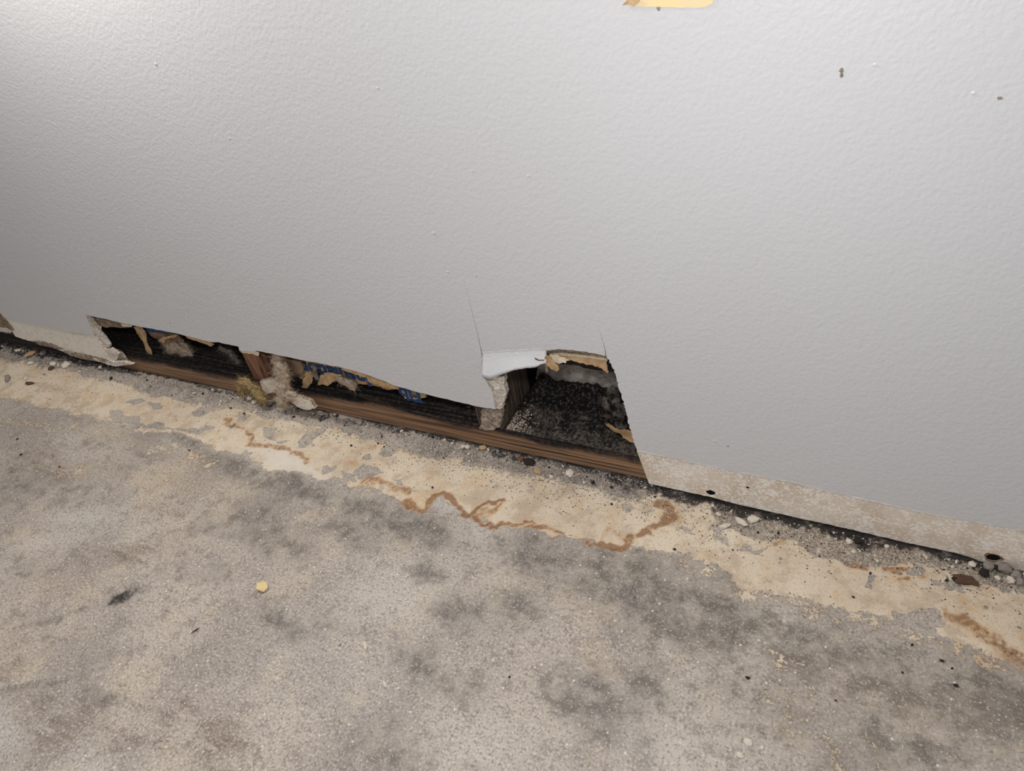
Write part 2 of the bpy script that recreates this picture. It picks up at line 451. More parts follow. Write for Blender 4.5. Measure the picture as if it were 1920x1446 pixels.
cr.line(FPX2([(1480,1330),(1560,1400),(1640,1446)]), .05, .36); cr.line(FPX2([(1440,1230),(1500,1270),(1560,1320)]), .03, .38)
for p in ([(620,380),(690,390),(720,420),(790,420),(790,460),(700,465),(640,470),(610,450)],
          [(590,490),(780,460),(920,460),(940,480),(1000,500),(1100,490),(1200,470),(1215,490),(1130,520),(1050,515),(950,495),(800,490),(620,500)],
          [(1095,390),(1130,370),(1200,365),(1215,390),(1150,425),(1100,425)], [(1330,415),(1380,405),(1400,430),(1370,450),(1335,440)],
          [(1490,475),(1560,480),(1540,520),(1550,555),(1500,550)], [(1670,560),(1690,530),(1800,495),(1830,505),(1780,545),(1730,590),(1680,600)],
          [(1760,560),(1800,570),(1790,590),(1765,585)], [(1310,640),(1380,620),(1425,640),(1370,660)], [(1550,565),(1605,565),(1590,590),(1560,590)],
          [(700,340),(780,320),(830,330),(760,360)], [(840,330),(890,335),(910,370),(860,375)]):
    cr.poly(Z1(p), .002, -1)
for p in ([(500,370),(560,335),(620,350),(650,385),(590,400),(560,415),(500,400)], [(540,290),(600,285),(610,310),(550,310)],
          [(640,280),(690,215),(740,210),(745,250),(720,285),(680,295)], [(690,410),(740,420),(745,460),(710,440)], [(0,420),(120,370),(330,410),(480,470),(520,520),(300,480),(80,440)],
          [(330,340),(400,330),(380,370),(340,370)],[(390,380),(480,385),(500,415),(420,410)]):
    cr.poly(Z2(p), .002, -1)
for p in ([(30,790),(60,765),(120,775),(130,820),(100,855),(50,840)], [(200,860),(290,865),(280,890),(220,880)],
          [(850,960),(1000,955),(1040,960),(1010,1020),(960,1060),(1000,1165),(970,1180),(900,1130),(850,1085),(870,1040)],
          [(1065,1130),(1110,1095),(1160,1120),(1200,1150),(1290,1165),(1330,1195),(1250,1205),(1160,1180),(1080,1175)],
          [(530,1010),(600,1010),(680,1055),(620,1060),(540,1040)]):
    cr.poly(R6(p), .002, -1)
for p in ([(1165,510),(1210,515),(1250,545),(1300,510),(1350,505),(1420,520),(1440,560),(1490,590),(1500,640),(1440,620),(1480,690),(1560,720),(1470,690),(1380,640),(1300,610),(1230,570)],
          [(1275,320),(1310,290),(1360,300),(1375,340),(1330,360),(1280,345)], [(1430,370),(1520,370),(1600,410),(1540,420),(1450,400)],
          [(1060,345),(1120,340),(1090,380),(1070,420),(1050,400)]):
    cr.poly(Z4(p), .002, -1)
# grey grit strip along the wall
gr.poly(FPX2([(-300,560),(0,640),(240,690),(620,778),(930,842),(1216,906),(1290,925),(1290,948),(1200,940),(1100,925),(1000,905),(900,880),(800,850),(740,825),(640,800),(560,785),(440,760),(400,752),(350,742),(300,726),(200,706),(110,694),(60,686),(0,680),(-300,620)]), .018, .66)
gr.poly(FPX2([(1290,925),(1560,980),(1800,1035),(1920,1070),(2100,1120),(2100,1180),(1920,1118),(1860,1098),(1800,1080),(1740,1065),(1690,1055),(1640,1065),(1590,1058),(1560,1048),(1520,1032),(1480,1018),(1440,1012),(1400,1000),(1345,985),(1340,968)]), .004, .8)
gr.poly(Z4([(690,170),(800,190),(830,230),(780,235),(720,205)]), .003, .8)
gr.spot(fp(1100,905), .12, .02, -.05, .75); gr.spot(fp(850,845), .10, .02, -.05, .7)
# dark marks against the wall: soot spots, and painted shade under the right strip
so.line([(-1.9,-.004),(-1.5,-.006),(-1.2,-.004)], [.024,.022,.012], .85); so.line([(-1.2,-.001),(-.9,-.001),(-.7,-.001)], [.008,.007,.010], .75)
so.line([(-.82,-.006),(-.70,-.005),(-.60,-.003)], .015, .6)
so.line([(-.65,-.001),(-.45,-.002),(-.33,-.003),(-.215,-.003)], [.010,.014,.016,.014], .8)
so.line([(-.225,-.006),(-.10,-.007),(.05,-.006),(.3,-.006)], [.024,.024,.023,.021], .92, .35)  # shade of the gap below the strip, put into the floor colour
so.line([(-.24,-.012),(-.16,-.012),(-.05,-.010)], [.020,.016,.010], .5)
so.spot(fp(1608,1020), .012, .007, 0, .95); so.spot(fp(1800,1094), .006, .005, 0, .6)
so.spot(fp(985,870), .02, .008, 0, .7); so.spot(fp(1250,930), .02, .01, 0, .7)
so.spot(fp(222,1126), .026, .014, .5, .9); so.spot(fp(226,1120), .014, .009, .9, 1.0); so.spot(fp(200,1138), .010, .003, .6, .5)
# rust
def L(Z, pts, w, a, h=.3):
    ws = w if isinstance(w, list) else [w]*len(pts)
    ru.line(Z(pts), [q*2.6 for q in ws], a*.34, 0); ru.line(Z(pts), [q*1.15 for q in ws], a, h)
L(Z2, [(560,420),(650,440),(720,470),(790,490)], [.010,.009,.007,.005], .75)
L(Z2, [(785,540),(820,575),(865,592),(905,570)], [.011,.010,.008,.006], .85)
L(Z2, [(905,570),(920,530),(960,500),(1000,482),(1050,512),(1075,570),(1095,622),(1115,628),(1145,608),(1200,555),(1260,532),(1318,522)], [.007,.010,.0075,.0065,.006,.006,.005,.004,.005,.005,.004,.003], 1.0)
L(Z2, [(1150,615),(1215,600),(1270,590),(1310,530)], [.005,.011,.008,.003], .62)
L(Z2, [(1140,610),(1200,650),(1250,660),(1270,695),(1300,700),(1330,672),(1400,685),(1450,680)], [.005,.005,.004,.004,.005,.006,.006,.004], .9)
ru.spot(Z2([(1487,655)])[0], .009, .007, 0, 1.0)
L(Z2, [(1470,695),(1520,688),(1580,665),(1630,690),(1660,722)], [.003,.005,.006,.005,.003], .9)
L(Z3, [(80,360),(140,395),(160,430),(250,420),(300,432),(370,445),(420,425),(430,388),(500,362),(560,330),(600,300),(640,260),(640,220),(575,205)], [.002,.003,.003,.004,.005,.005,.006,.008,.009,.008,.012,.014,.011,.008], .95)
L(Z3, [(240,420),(330,350),(380,350),(420,385)], [.004,.005,.005,.006], .5)
ru.spot(Z3([(640,270)])[0], .032, .02, 0, .45); ru.spot(Z3([(350,400)])[0], .03, .012, 0, .35)
L(Z1, [(1270,430),(1290,460),(1360,490),(1405,525),(1395,590),(1470,602),(1560,605),(1640,625),(1740,665)], [.006,.006,.004,.005,.009,.008,.006,.007,.006], .75)
ru.spot(Z2([(520,250)])[0], .05, .022, 0, .36); ru.spot(Z2([(590,225)])[0], .022, .010, 0, .5); ru.spot(Z2([(470,330)])[0], .03, .012, 0, .45); ru.spot(Z2([(610,330)])[0], .02, .012, 0, .45); ru.spot(Z2([(300,355)])[0], .014, .008, 0, .55)
L(Z4, [(1490,550),(1560,590),(1640,640),(1700,690),(1780,740),(1860,790),(1990,850)], [.012,.014,.014,.014,.016,.018,.02], .78, .0)
ru.spot(Z4([(1640,520)])[0], .05, .025, 0, .35); ru.spot(Z4([(1740,830)])[0], .025, .02, 0, .35); ru.spot(Z4([(1530,470)])[0], .02, .015, 0, .35)
L(R7, [(340,800),(430,825),(510,845)], .007, .95); L(R7, [(690,830),(750,845),(810,865)], .006, .85); L(R7, [(820,930),(880,945)], .004, .8); ru.spot(R7([(990,925)])[0], .006, .004, 0, .9)
ru.spot(R7([(1405,1050)])[0], .005, .003, 0, .8); ru.spot(R7([(1570,1045)])[0], .006, .004, 0, .7); ru.spot(R6([(1410,1150)])[0], .008, .010, 0, .8); ru.spot(R6([(735,1015)])[0], .005, .003, 0, .7)
L(Z1, [(440,200),(330,215),(380,235)], .005, .4)
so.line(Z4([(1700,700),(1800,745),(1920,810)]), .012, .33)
# dark smudges and brown dirt, pale scuffs
for x, y, rx, ry, a, w in ((1180,1090,.10,.055,-.3,.6),(1120,1100,.05,.03,0,.5),(1230,1140,.07,.03,-.4,.7),(1370,1165,.06,.03,-.2,.65),(1360,1090,.04,.03,0,.45),(1480,1215,.03,.03,-.8,.75),(1500,1240,.03,.02,-.8,.75),(1545,1215,.03,.02,-.5,.6),
    (1440,1205,.03,.012,-.2,.6),(1350,1195,.04,.02,0,.7),(1660,1270,.07,.03,-.4,.5),(1850,1320,.06,.05,-.4,.6),(1600,1250,.08,.05,0,.4),(1120,1320,.06,.04,0,.6),(1220,1290,.03,.03,0,.55),(1690,1390,.08,.06,0,.5),(1430,1330,.09,.06,0,.35),(1850,1180,.03,.02,0,.1),
    (780,990,.07,.022,0,.7),(1000,1045,.06,.03,0,.6),(960,1140,.05,.03,0,.5),(860,1150,.04,.02,0,.6),(790,1245,.04,.025,-.3,.55),(860,1290,.03,.02,0,.45),(740,1400,.05,.03,0,.45),(620,1170,.03,.012,0,.5),(540,1165,.05,.012,-.1,.65),(650,1000,.06,.02,0,.55),
    (440,880,.10,.018,-.12,.75),(560,915,.08,.015,-.12,.8),(350,830,.06,.012,-.1,.6),(270,850,.04,.012,0,.5),(700,960,.10,.02,-.1,.55),(480,960,.06,.03,0,.5),(400,985,.05,.025,0,.45),(520,1010,.06,.03,0,.55),(40,900,.10,.035,.2,.5),(140,920,.05,.03,.3,.45),
    (60,1070,.05,.02,0,.35),(85,1170,.035,.008,.6,.55),(140,1155,.022,.006,.6,.55),(80,1195,.008,.008,0,.5),(45,1285,.025,.006,.6,.7),(105,1280,.025,.005,.5,.45),(185,1310,.035,.012,.2,.5),(215,1305,.012,.006,0,.6),(230,1318,.006,.005,0,.6),(210,1230,.03,.014,.4,.35),(410,1075,.03,.02,0,.4),(370,1085,.06,.02,0,.3),(805,1072,.018,.014,0,.75)):
    da.spot(fp(x, y), rx*1.35, ry*1.35, a, w*1.2)
for x, y, rx, ry, a, w in ((250,1035,.045,.02,.4,.8),(230,1050,.02,.01,.5,.7),(180,1030,.06,.02,.3,.5),(50,860,.08,.04,.1,.55),(100,880,.07,.03,0,.5),(20,1255,.03,.02,.5,.6),(120,1370,.05,.03,.5,.7),(60,1330,.06,.03,0,.55),(250,1400,.06,.03,.2,.5),(410,1370,.035,.025,.5,.65),(420,1410,.04,.03,.5,.5),(320,1340,.06,.03,.2,.45),(300,960,.06,.03,.2,.4),(1500,1260,.12,.05,0,.35),(1630,1290,.08,.04,0,.35),(1840,1330,.06,.05,0,.4)):
    br.spot(fp(x, y), rx*1.1, ry*1.1, a, w*1.35)
for x, y, rx, ry, a, w in ((330,900,.10,.04,.1,.7),(360,870,.06,.03,0,.5),(100,1100,.06,.03,.3,.5),(60,1010,.06,.04,0,.3),(330,1010,.04,.03,0,.5),(20,1210,.06,.04,0,.5),(390,1140,.01,.01,0,.6),(860,1110,.03,.02,0,.3),(1700,1320,.08,.05,0,.35),(560,1010,.06,.03,0,.3)):
    wa.spot(fp(x, y), rx, ry, a, w)
for x, y, rx, ry, a, w in ((150,970,.05,.025,.3,.6),(120,1010,.08,.02,.4,.5),(10,1370,.06,.04,.3,.7),(540,865,.06,.018,-.12,.9),(590,880,.03,.012,-.1,.8),(480,850,.03,.01,0,.5),(760,1120,.10,.05,0,.4),(650,1250,.12,.06,0,.35),(830,945,.02,.012,0,.9),(900,1000,.03,.015,0,.45),(930,1420,.10,.04,0,.4),(1250,1400,.10,.05,0,.35),(190,1430,.06,.02,.5,.5),(230,1010,.04,.006,.7,.4)):
    pa.spot(fp(x, y), rx*1.1, ry*1.1, a, w*1.2)
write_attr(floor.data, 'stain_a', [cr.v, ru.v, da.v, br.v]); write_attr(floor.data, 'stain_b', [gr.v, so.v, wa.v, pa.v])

# ---------------------------------------------------------------- wall
YF = -0.0127
PL_L = [(13,597),(67,610),(117,620),(177,630)]
PL_R = [(1194,846),(1285,865),(1368,883),(1485,905),(1560,924),(1657,945),(1746,965),(1830,980),(1920,996)]
CUT_TOP = [(160,590),(230,606),(247,610),(325,624),(392,641),(410,642),(447,650),(449,658),(478,659),(480,657.5),(512,664),(570,676),(639,689),(686,702),(720,715),(737,722),(785,736),(902,764),(929,768)]
CUT_R = [(1137,668),(1148,687),(1155,705),(1160,725),(1170,757),(1180,800),(1194,846)]
TORN = [(1012,656.5),(1024,657),(1050,655),(1080,658),(1110,662),(1135,667)]
w2 = lambda pts, y=YF: [(wp(a, b, y).x, wp(a, b, y).z) for a, b in pts]
pl_l = w2(PL_L); pl_r = w2(PL_R)
sl = (pl_l[-1][1]-pl_l[0][1])/(pl_l[-1][0]-pl_l[0][0])
outline = [(-2.6, pl_l[0][1]), ] + ragged(pl_l, .006, .0006, 3) + w2([(160,590)]) \
    + ragged(w2(CUT_TOP), .006, .0005, 4)[1:] + ragged(w2([(923,735),(906,704),(903.5,668)]), .004, .0006, 5) \
    + w2([(895.6,628),(880,565),(866,505),(880.4,565),(896.4,628),(904.3,664)]) + ragged(w2([(904.3,664)]+TORN), .003, .0006, 6)[1:] \
    + w2([(1132.6,648),(1118,602),(1133.4,648)]) + ragged(w2(CUT_R), .0025, .0009, 8) \
    + ragged(pl_r, .008, .0004, 9)[1:] + [(0.9, pl_r[-1][1]), (0.9, 1.5), (-2.6, 1.5)]
wall = solid_xz('wall_back', outline, YF, 0.0, [M_PAINT, M_GYPSUM, M_PAPERBK])
tag(wall, 'smooth grey painted plasterboard wall with cut-out hole along its foot', 'wall', kind='structure')
# bare strip, right
BOT_R = [(1217,907),(1327,931),(1389,947),(1485,969),(1560,985),(1608,996),(1697,1017),(1797,1038),(1852,1057),(1920,1074)]
YS = -0.0116
bot_r = w2(BOT_R, YS); e = w2(PL_R, YS)
def hole(px, py, rx, ry, seed):
    rng = random.Random(seed); c = wp(px, py, YS); s = 0.00095
    return [(c.x + rx*s*math.cos(t)*rng.uniform(.85,1.1), c.z + ry*s*math.sin(t)*rng.uniform(.85,1.1)) for t in [k*math.tau/11 for k in range(11)]]
HOLES = [hole(1333,924,6,4.4,1), hole(1863,1046,7,5.4,2), hole(1402,914.5,2.2,1.8,3)]
so_ = ragged(bot_r, .004, .0004, 11) + [(0.9, bot_r[-1][1]-.004), (0.9, e[-1][1])] + e[::-1]
strip = solid_xz('bare_strip', so_, YS, -0.0004, [M_STRIPR, M_GYPSUM, M_PAPERBK], wall, holes=HOLES)
tag(strip, 'bare beige speckled band below the paint line, with nail holes')
c = wp(1863, 1046, YS); vs, fs = [], []; rng = random.Random(40); K = len(HOLES[1])
for x, z in HOLES[1]:
    q = rng.uniform(1.15, 1.5); vs += [(x, YS-.00015, z), (c.x+(x-c.x)*q, YS-.00005, c.z+(z-c.z)*q)]
for k in range(K):
    a = 2*k; b = 2*((k+1) % K); fs.append((a, b, b+1, a+1))
mesh_obj('rust_ring', vs, fs, M_RUSTRING, wall)
M_HOLE = m_simple('rotten_hole', (30,25,23), (18,16,16), 200, .95, .4, .001)
for h in HOLES:                                             # dark rotten lining of each nail hole
    cx = sum(p[0] for p in h)/len(h); cz = sum(p[1] for p in h)/len(h); K = len(h); vs = []
    for d, q in ((.0004, .97), (.0035, .9), (.006, .55)):
        vs += [(cx+(x-cx)*q, YS+d, cz+(z-cz)*q) for x, z in h]
    fs = [(r*K+k, r*K+(k+1) % K, (r+1)*K+(k+1) % K, (r+1)*K+k) for r in range(2) for k in range(K)] + [tuple(range(2*K, 3*K))]
    mesh_obj('nail_hole', vs, fs, M_HOLE, wall)
# bare strip, left
BOT_L = [(-260,570),(-60,608),(0,620),(15,625),(22,622),(30,632),(50,638),(75,645),(100,652),(125,662),(150,668),(180,677),(205,684),(214,685)]
bl = w2(BOT_L, YS)
so_ = [(-2.6, bl[0][1])] + ragged(bl, .004, .0011, 12) + w2([(205,672),(178,630)], YS) + w2(PL_L[::-1], YS) + [(-2.6, pl_l[0][1])]
# the same line as the painted sheet on the far left
strip_l = solid_xz('bare_strip', so_, YS, -0.0004, [M_STRIPL, M_GYPSUM, M_PAPERBK], wall)
tag(strip_l, 'bare cream band with grey scuffs below the paint line')
# curled paint remnant at the far left and ridges of old caulk along the paint lines
sheet('paint_curl', [(-40,572),(0,587),(8,596),(20,610),(26,619),(18,620),(8,615),(-40,606)], YS-.0012, .001, M_PAPERBK, wall, amp=.001, seed=5)
sheet('peeling_flake', [(-6,617),(10,615),(22,621),(19,625),(8,623),(-6,620)], YS-.002, .001, M_GYPSUM, wall, amp=.001, seed=6)
def ridge(name, pts, r, mat, parent, seed, y=YF, gap=0.0):
    rng = random.Random(seed); row = resample([wp(a, b, y) for a, b in pts], 120)
    vs, fs = [], []; K = 5
    for i, p in enumerate(row):
        q = r*(0.6+.8*abs(noise.noise(Vector((i*.25, seed, 0)))))
        if noise.noise(Vector((i*.11, seed, 4))) < gap: q *= .15
        for k in range(K):
            t = math.tau*k/K; vs.append((p.x, p.y+.0003+q*.55*math.cos(t), p.z+q*math.sin(t)+.0004*noise.noise(Vector((i*.4, 2, seed)))))
    for i in range(len(row)-1):
        for k in range(K):
            a = i*K+k; b = i*K+(k+1) % K; fs.append((a, b, b+K, a+K))
    return mesh_obj(name, vs, fs, mat, parent, True)
ridge('caulk_ridge', PL_R, .0014, M_CAULK, wall, 1, gap=-.15)
ridge('caulk_ridge', PL_L, .0007, M_CAULK, wall, 2, gap=0)
ridge('paint_crack', [(1194,834),(1215,838),(1246,842)], .0004, M_CAULK, wall, 3)
ridge('paint_crack', [(1822,915),(1850,920),(1880,928),(1897,932)], .0004, M_CAULK, wall, 4)
ridge('paint_crack', [(1845,941),(1855,943),(1863,944)], .0005, M_CAULK, wall, 5)
ridge('paint_crack', [(682,700),(700,706),(720,714),(740,721)], .0009, M_CAULK, wall, 6)

# small bumps and marks of the paint
vs, fs = [], []
for px, py, s in ((292,120,4),(813,437,4),(708,165,3),(35,445,3),(1340,827,4),(885,320,2.5),(757,700,3),(840,510,3),(1640,122,3),(1825,175,3),(720,620,3),(990,330,3),(430,260,3)):
    c = wp(px, py, YF); i0 = len(vs); s *= .00065
    for k in range(7):
        t = k*math.tau/7; vs.append((c.x+s*math.cos(t)*1.2, YF, c.z+s*.8*math.sin(t)))
    vs.append((c.x, YF-s*.4, c.z))
    for k in range(7): fs.append((i0+k, i0+7, i0+(k+1) % 7))
tag(mesh_obj('paint_bump', vs, fs, M_PAINT, wall, True), 'tiny raised paint drips')
def mark(name, px, py, rx, ry, mat, seed):
    rng = random.Random(seed); c = wp(px, py, YF); s = .0006; vs = [(c.x, YF-.0007, c.z)]
    K = 9
    for k in range(K):
        t = k*math.tau/K; q = rng.uniform(.75, 1.2); vs.append((c.x+rx*s*q*math.cos(t), YF-.0001, c.z+ry*s*q*math.sin(t)))
    return mesh_obj(name, vs, [(0, 1+(k+1) % K, 1+k) for k in range(K)], mat, wall)
for i, a in enumerate(((1578,132,2.5,3.5),(1578,141,2.2,3),(1875,184,2.6,2),(319,605,1.8,1.8),(352,584,1.5,1.5),(1365,837,2,1.6),(893,518,1,1))):
    mark('dirt_fleck', *a, M_FLECK, 50+i)
# yellow torn patch at the top with a nail in it
yp = ragged(w2([(1168,8),(1182,-6),(1200,-40),(1335,-40),(1340,-4),(1336,7),(1325,12),(1300,15),(1265,15),(1235,13),(1210,13),(1190,13),(1176,9)], YF-.0005), .004, .0005, 20, True)
patch = solid_xz('torn_patch', yp, YF-.0006, YF+.0004, [M_YELLOW]*3, wall)
tag(patch, 'yellow bare patch where the paint has torn off at the top')
sheet('paper_scrap', [(1166,10),(1176,-2),(1190,-8),(1200,2),(1188,12),(1178,8)], YF-.0015, .0006, M_TAN, wall, rag=.0004, amp=.0004, seed=9, step=.003)
mark('dirt_fleck', 1235, 12, 3.2, 5.5, M_FLECK, 77)

# flap between the two slits, folded out towards the room
def P3(l): return [wp(a, b, y) for a, b, y in l]
flap = loft('folded_flap', [P3([(904.6,660,-.0129),(950,656.5,-.0129),(1012,653.5,-.0129),(1024,655,-.0129)]), P3([(904.6,664,-.0131),(950,660.5,-.0131),(1012,657.5,-.0131),(1024.5,658,-.0129)]),
    P3([(904.5,676,-.0155),(950,672,-.0155),(1012,667,-.015),(1024,665,-.0145)]),
    P3([(904,706,-.024),(917,711,-.024),(935,704.5,-.0235),(965,694,-.0225),(985,690.5,-.0215),(1005,689,-.0205),(1014,684,-.020),(1024,681,-.0195)])], 34, 5, .0035, [M_PAINT, M_GYPDIRT, M_PAPERBK], wall, .0004, 3, True)
tag(flap, 'flap of wall board folded outwards at the hole, catching the light')
loft('gypsum_break', [P3([(1024,657,YF),(1050,655,YF),(1080,658,YF),(1110,662,YF),(1136,667,YF)]), P3([(1024,665,-.004),(1050,661,-.004),(1080,663,-.004),(1110,667,-.004),(1138,673,-.004)])], 46, 3, .004, M_GYPDIRT, wall, .0016, 11)
loft('gypsum_break', [P3([(1030,664,-.009),(1050,663,-.009),(1080,666,-.009),(1110,669,-.009),(1137,674,-.009)]), P3([(1030,668,-.0075),(1050,667.5,-.0075),(1080,669.5,-.0075),(1110,672,-.0075),(1138,677,-.0075)])], 46, 2, .004, M_CREAMP, wall, .0008, 12)
sheet('torn_paper', [(1040,664),(1080,666),(1137,676),(1140,700),(1126,690),(1112,685),(1100,684),(1075,677),(1055,672)], -.005, .0006, M_TAN, wall, rag=.0008, amp=.001, seed=21)
sheet('torn_paper', [(1028,668),(1040,665),(1066,675),(1060,680),(1048,681),(1040,679),(1032,674)], -.0125, .0006, M_CREAMP, wall, rag=.0012, amp=.001, seed=22, step=.002)
sheet('torn_paper', [(1022,668),(1030,668),(1036,678),(1048,686),(1049,693),(1044,697),(1034,692),(1024,684),(1020,676)], -.018, .0006, M_TAN, wall, rag=.0010, amp=.002, seed=23, step=.002)
sheet('torn_paper', [(1018,679),(1026,678),(1027,697),(1024,700),(1022,688)], -.012, .0006, M_PAPERBK, wall, rag=.0005, amp=.001, seed=24, step=.002)
sheet('torn_paper', [(1003,671),(1010,675),(1020,675),(1020,677),(1009,677),(1002,673)], -.0215, .0004, M_PAPERBK, wall, rag=.0002, amp=.0004, seed=25, step=.002)
# torn paper along the first cut
for i, (pts, y, m) in enumerate((
    ([(163,593),(200,600),(235,607),(246,611),(242,614),(226,615),(214,613),(200,614),(186,611),(170,607)], -.002, M_PAPERBK),
    ([(170,600),(182,610),(190,612),(189,619),(183,618),(184,630),(178,620)], -.004, M_CREAMP),
    ([(226,607),(247,610),(246,613),(230,613)], -.008, M_CREAMP),
    ([(346,628),(392,640),(402,646),(396,650),(372,641),(350,634)], -.004, M_TAN),
    ([(640,690),(686,701),(690,706),(682,708),(660,700),(640,694)], -.010, M_TAN),
    ([(686,703),(715,715),(742,724),(748,730),(726,728),(704,720),(690,716)], -.008, M_TAN),
    ([(450,657),(478,658),(486,662),(484,668),(474,664),(452,661)], -.009, M_CREAMP))):
    sheet('torn_paper', pts, y, .0006, m, wall, rag=.0007, amp=.001, seed=30+i)
# broken gypsum on the left cut edge and at its foot
for i, (pts, y, m) in enumerate((
    ([(161,591),(166,593),(184,618),(200,641),(206,647),(205,651),(198,652),(206,668),(201,668)], -.0085, M_GYPSUM),
    ([(192,655),(208,655),(220,664),(219,674),(212,680),(200,668)], -.010, M_GYPSUM),
    ([(208,654),(224,662),(232,670),(238,678),(248,683),(240,685),(222,683),(217,672)], -.006, M_GYPDIRT),
    ([(196,676),(214,679),(232,679),(249,683),(232,686),(212,687),(200,684)], -.013, M_GYPSUM),
    ([(60,639),(80,640),(100,645),(120,655),(108,655),(80,648)], -.012, M_GYPDIRT),
    ([(120,658),(150,662),(200,674),(206,682),(170,676),(132,668)], -.0125, M_GYPDIRT))):
    sheet('broken_gypsum', pts, y, .005, m, wall, rag=.0010, amp=.002, seed=50+i, step=.003)
# stub of gypsum on the second stud, under the corner of the board
sheet('broken_gypsum', [(905,706),(916,712),(924,731),(931,765),(941,768),(948,740),(945,707),(930,706)], -.0095, .008, M_GYPSUM, wall, rag=.0012, amp=.003, freq=120, seed=61, step=.003)
sheet('broken_gypsum', [(902,771),(914,768),(934,772),(940,766),(941,786),(936,800),(926,806),(910,808),(898,804),(902,794)], -.009, .008, M_GYPDIRT, wall, rag=.0012, amp=.003, freq=120, seed=62, step=.003)

# ---------------------------------------------------------------- structure behind the wall
def block(name, x0, x1, y0, y1, z0, z1, mat, bev=.0015, cuts=0):
    bm = bmesh.new(); bmesh.ops.create_cube(bm, size=1)
    for v in bm.verts: v.co = Vector(((x0+x1)/2+v.co.x*(x1-x0), (y0+y1)/2+v.co.y*(y1-y0), (z0+z1)/2+v.co.z*(z1-z0)))
    bmesh.ops.bevel(bm, geom=bm.edges[:], offset=bev, segments=2, affect='EDGES')
    me = bpy.data.meshes.new(name); bm.to_mesh(me); bm.free(); me.materials.append(mat)
    o = bpy.data.objects.new(name, me); COL.objects.link(o); return o
xs = np.arange(-1.9, .3, .006); zs = np.arange(0, .62, .006)
P, V, F = grid_mesh(xs, zs, lambda p: (p[0], .0905, p[1]))
rear = mesh_obj('wall_rear', V, F, M_REAR)
tag(rear, 'grey block wall with black mould at the back of the cavity', 'wall', kind='structure')
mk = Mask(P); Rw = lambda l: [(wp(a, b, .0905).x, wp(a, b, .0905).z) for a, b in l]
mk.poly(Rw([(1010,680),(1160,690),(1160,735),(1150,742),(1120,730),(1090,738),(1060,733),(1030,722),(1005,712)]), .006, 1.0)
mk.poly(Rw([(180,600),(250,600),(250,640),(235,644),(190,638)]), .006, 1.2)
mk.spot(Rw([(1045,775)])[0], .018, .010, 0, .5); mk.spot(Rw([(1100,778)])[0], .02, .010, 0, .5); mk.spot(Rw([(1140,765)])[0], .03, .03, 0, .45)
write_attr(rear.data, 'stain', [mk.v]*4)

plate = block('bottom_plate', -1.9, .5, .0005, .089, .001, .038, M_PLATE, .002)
tag(plate, 'brown timber sole plate with black mould lying on the floor inside the wall', 'timber')
def stud(name, cx, mat, label, w=.038, rot=0):
    o = block(name, -w/2, w/2, .0008, .0885, 0, .56, mat, .0015); o.location = (cx, 0, .0385)
    return tag(o, label, 'timber')
sx1 = wp(488, 705, 0).x; sx2 = wp(921, 806, 0).x
stud('wall_stud', sx1, M_STUD1, 'reddish brown wooden stud standing beside the blue-lettered insulation paper')
stud('wall_stud', sx2, M_STUD2, 'dark damp wooden stud behind the folded flap of board')

# felt paper behind the torn edge in the right bay
t = sheet('felt_paper', [(1030,668),(1090,668),(1150,680),(1160,705),(1140,700),(1118,694),(1090,688),(1060,682),(1040,680)], .05, .001, M_FELT, None, rag=.0015, amp=.003, seed=71)
tag(t, 'dark torn felt paper hanging in front of the grey block in right bay', 'paper')
# mould mounds on the plate (right bay) and crumb grit
def mound(name, x0, x1, y0, y1, hfun, mat, step=.004):
    us = np.arange(x0, x1+1e-6, step); vs_ = np.arange(y0, y1+1e-6, step)
    P, V, F = grid_mesh(us, vs_, lambda p: (p[0], p[1], hfun(p[0], p[1])))
    return mesh_obj(name, V, F, mat, None, True)
xr = wp(1200, 870, 0).x
def hh_(x, y):
    t = max(0, (y-.004)/.085)
    e = min(1, max(0, (x-(sx2+.02))/.02))
    return .0382 + e*(.030*t**1.3 + .010*t*noise.noise(Vector((x*45, y*45, 1))) + .004*t*noise.noise(Vector((x*160, y*160, 3)))) + .0012*noise.noise(Vector((x*300, y*300, 7)))
m = mound('mould_mound', sx2+.019, xr+.14, .002, .088, hh_, M_MOUND, .003)
tag(m, 'heap of black mouldy dust lying on the plate in the right bay', 'debris', kind='stuff')

# ---------------------------------------------------------------- insulation
def text_mesh(s, size, bold=.0):
    c = bpy.data.curves.new('t', 'FONT'); c.body = s; c.size = size; c.offset = bold; c.resolution_u = 3
    o = bpy.data.objects.new('t', c); COL.objects.link(o)
    dg = bpy.context.evaluated_depsgraph_get(); me = bpy.data.meshes.new_from_object(o.evaluated_get(dg))
    bpy.data.objects.remove(o); bpy.data.curves.remove(c); return me
def print_text(s, px, py, y, size, parent, tilt=0.0, bold=.0004):
    me = text_mesh(s, size, bold); base = wp(px, py, y)
    bm = bmesh.new(); bm.from_mesh(me)
    bmesh.ops.subdivide_edges(bm, edges=[e for e in bm.edges if e.calc_length() > .004], cuts=1)
    ca, sa = math.cos(math.pi+tilt), math.sin(math.pi+tilt)
    vs = [(base.x+v.co.x*ca-v.co.y*sa, y-.0006, base.z+v.co.x*sa+v.co.y*ca) for v in bm.verts]
    fs = [[v.index for v in f.verts] for f in bm.faces]; bm.free()
    return mesh_obj('lettering', vs, fs, M_BLUE, parent)
batt = empty('insulation_batt', (wp(640,720,.02).x, .02, .10))
def bp(*a, **k):
    o = sheet(*a, **k); parent_keep(o, batt); return o
YK = .012
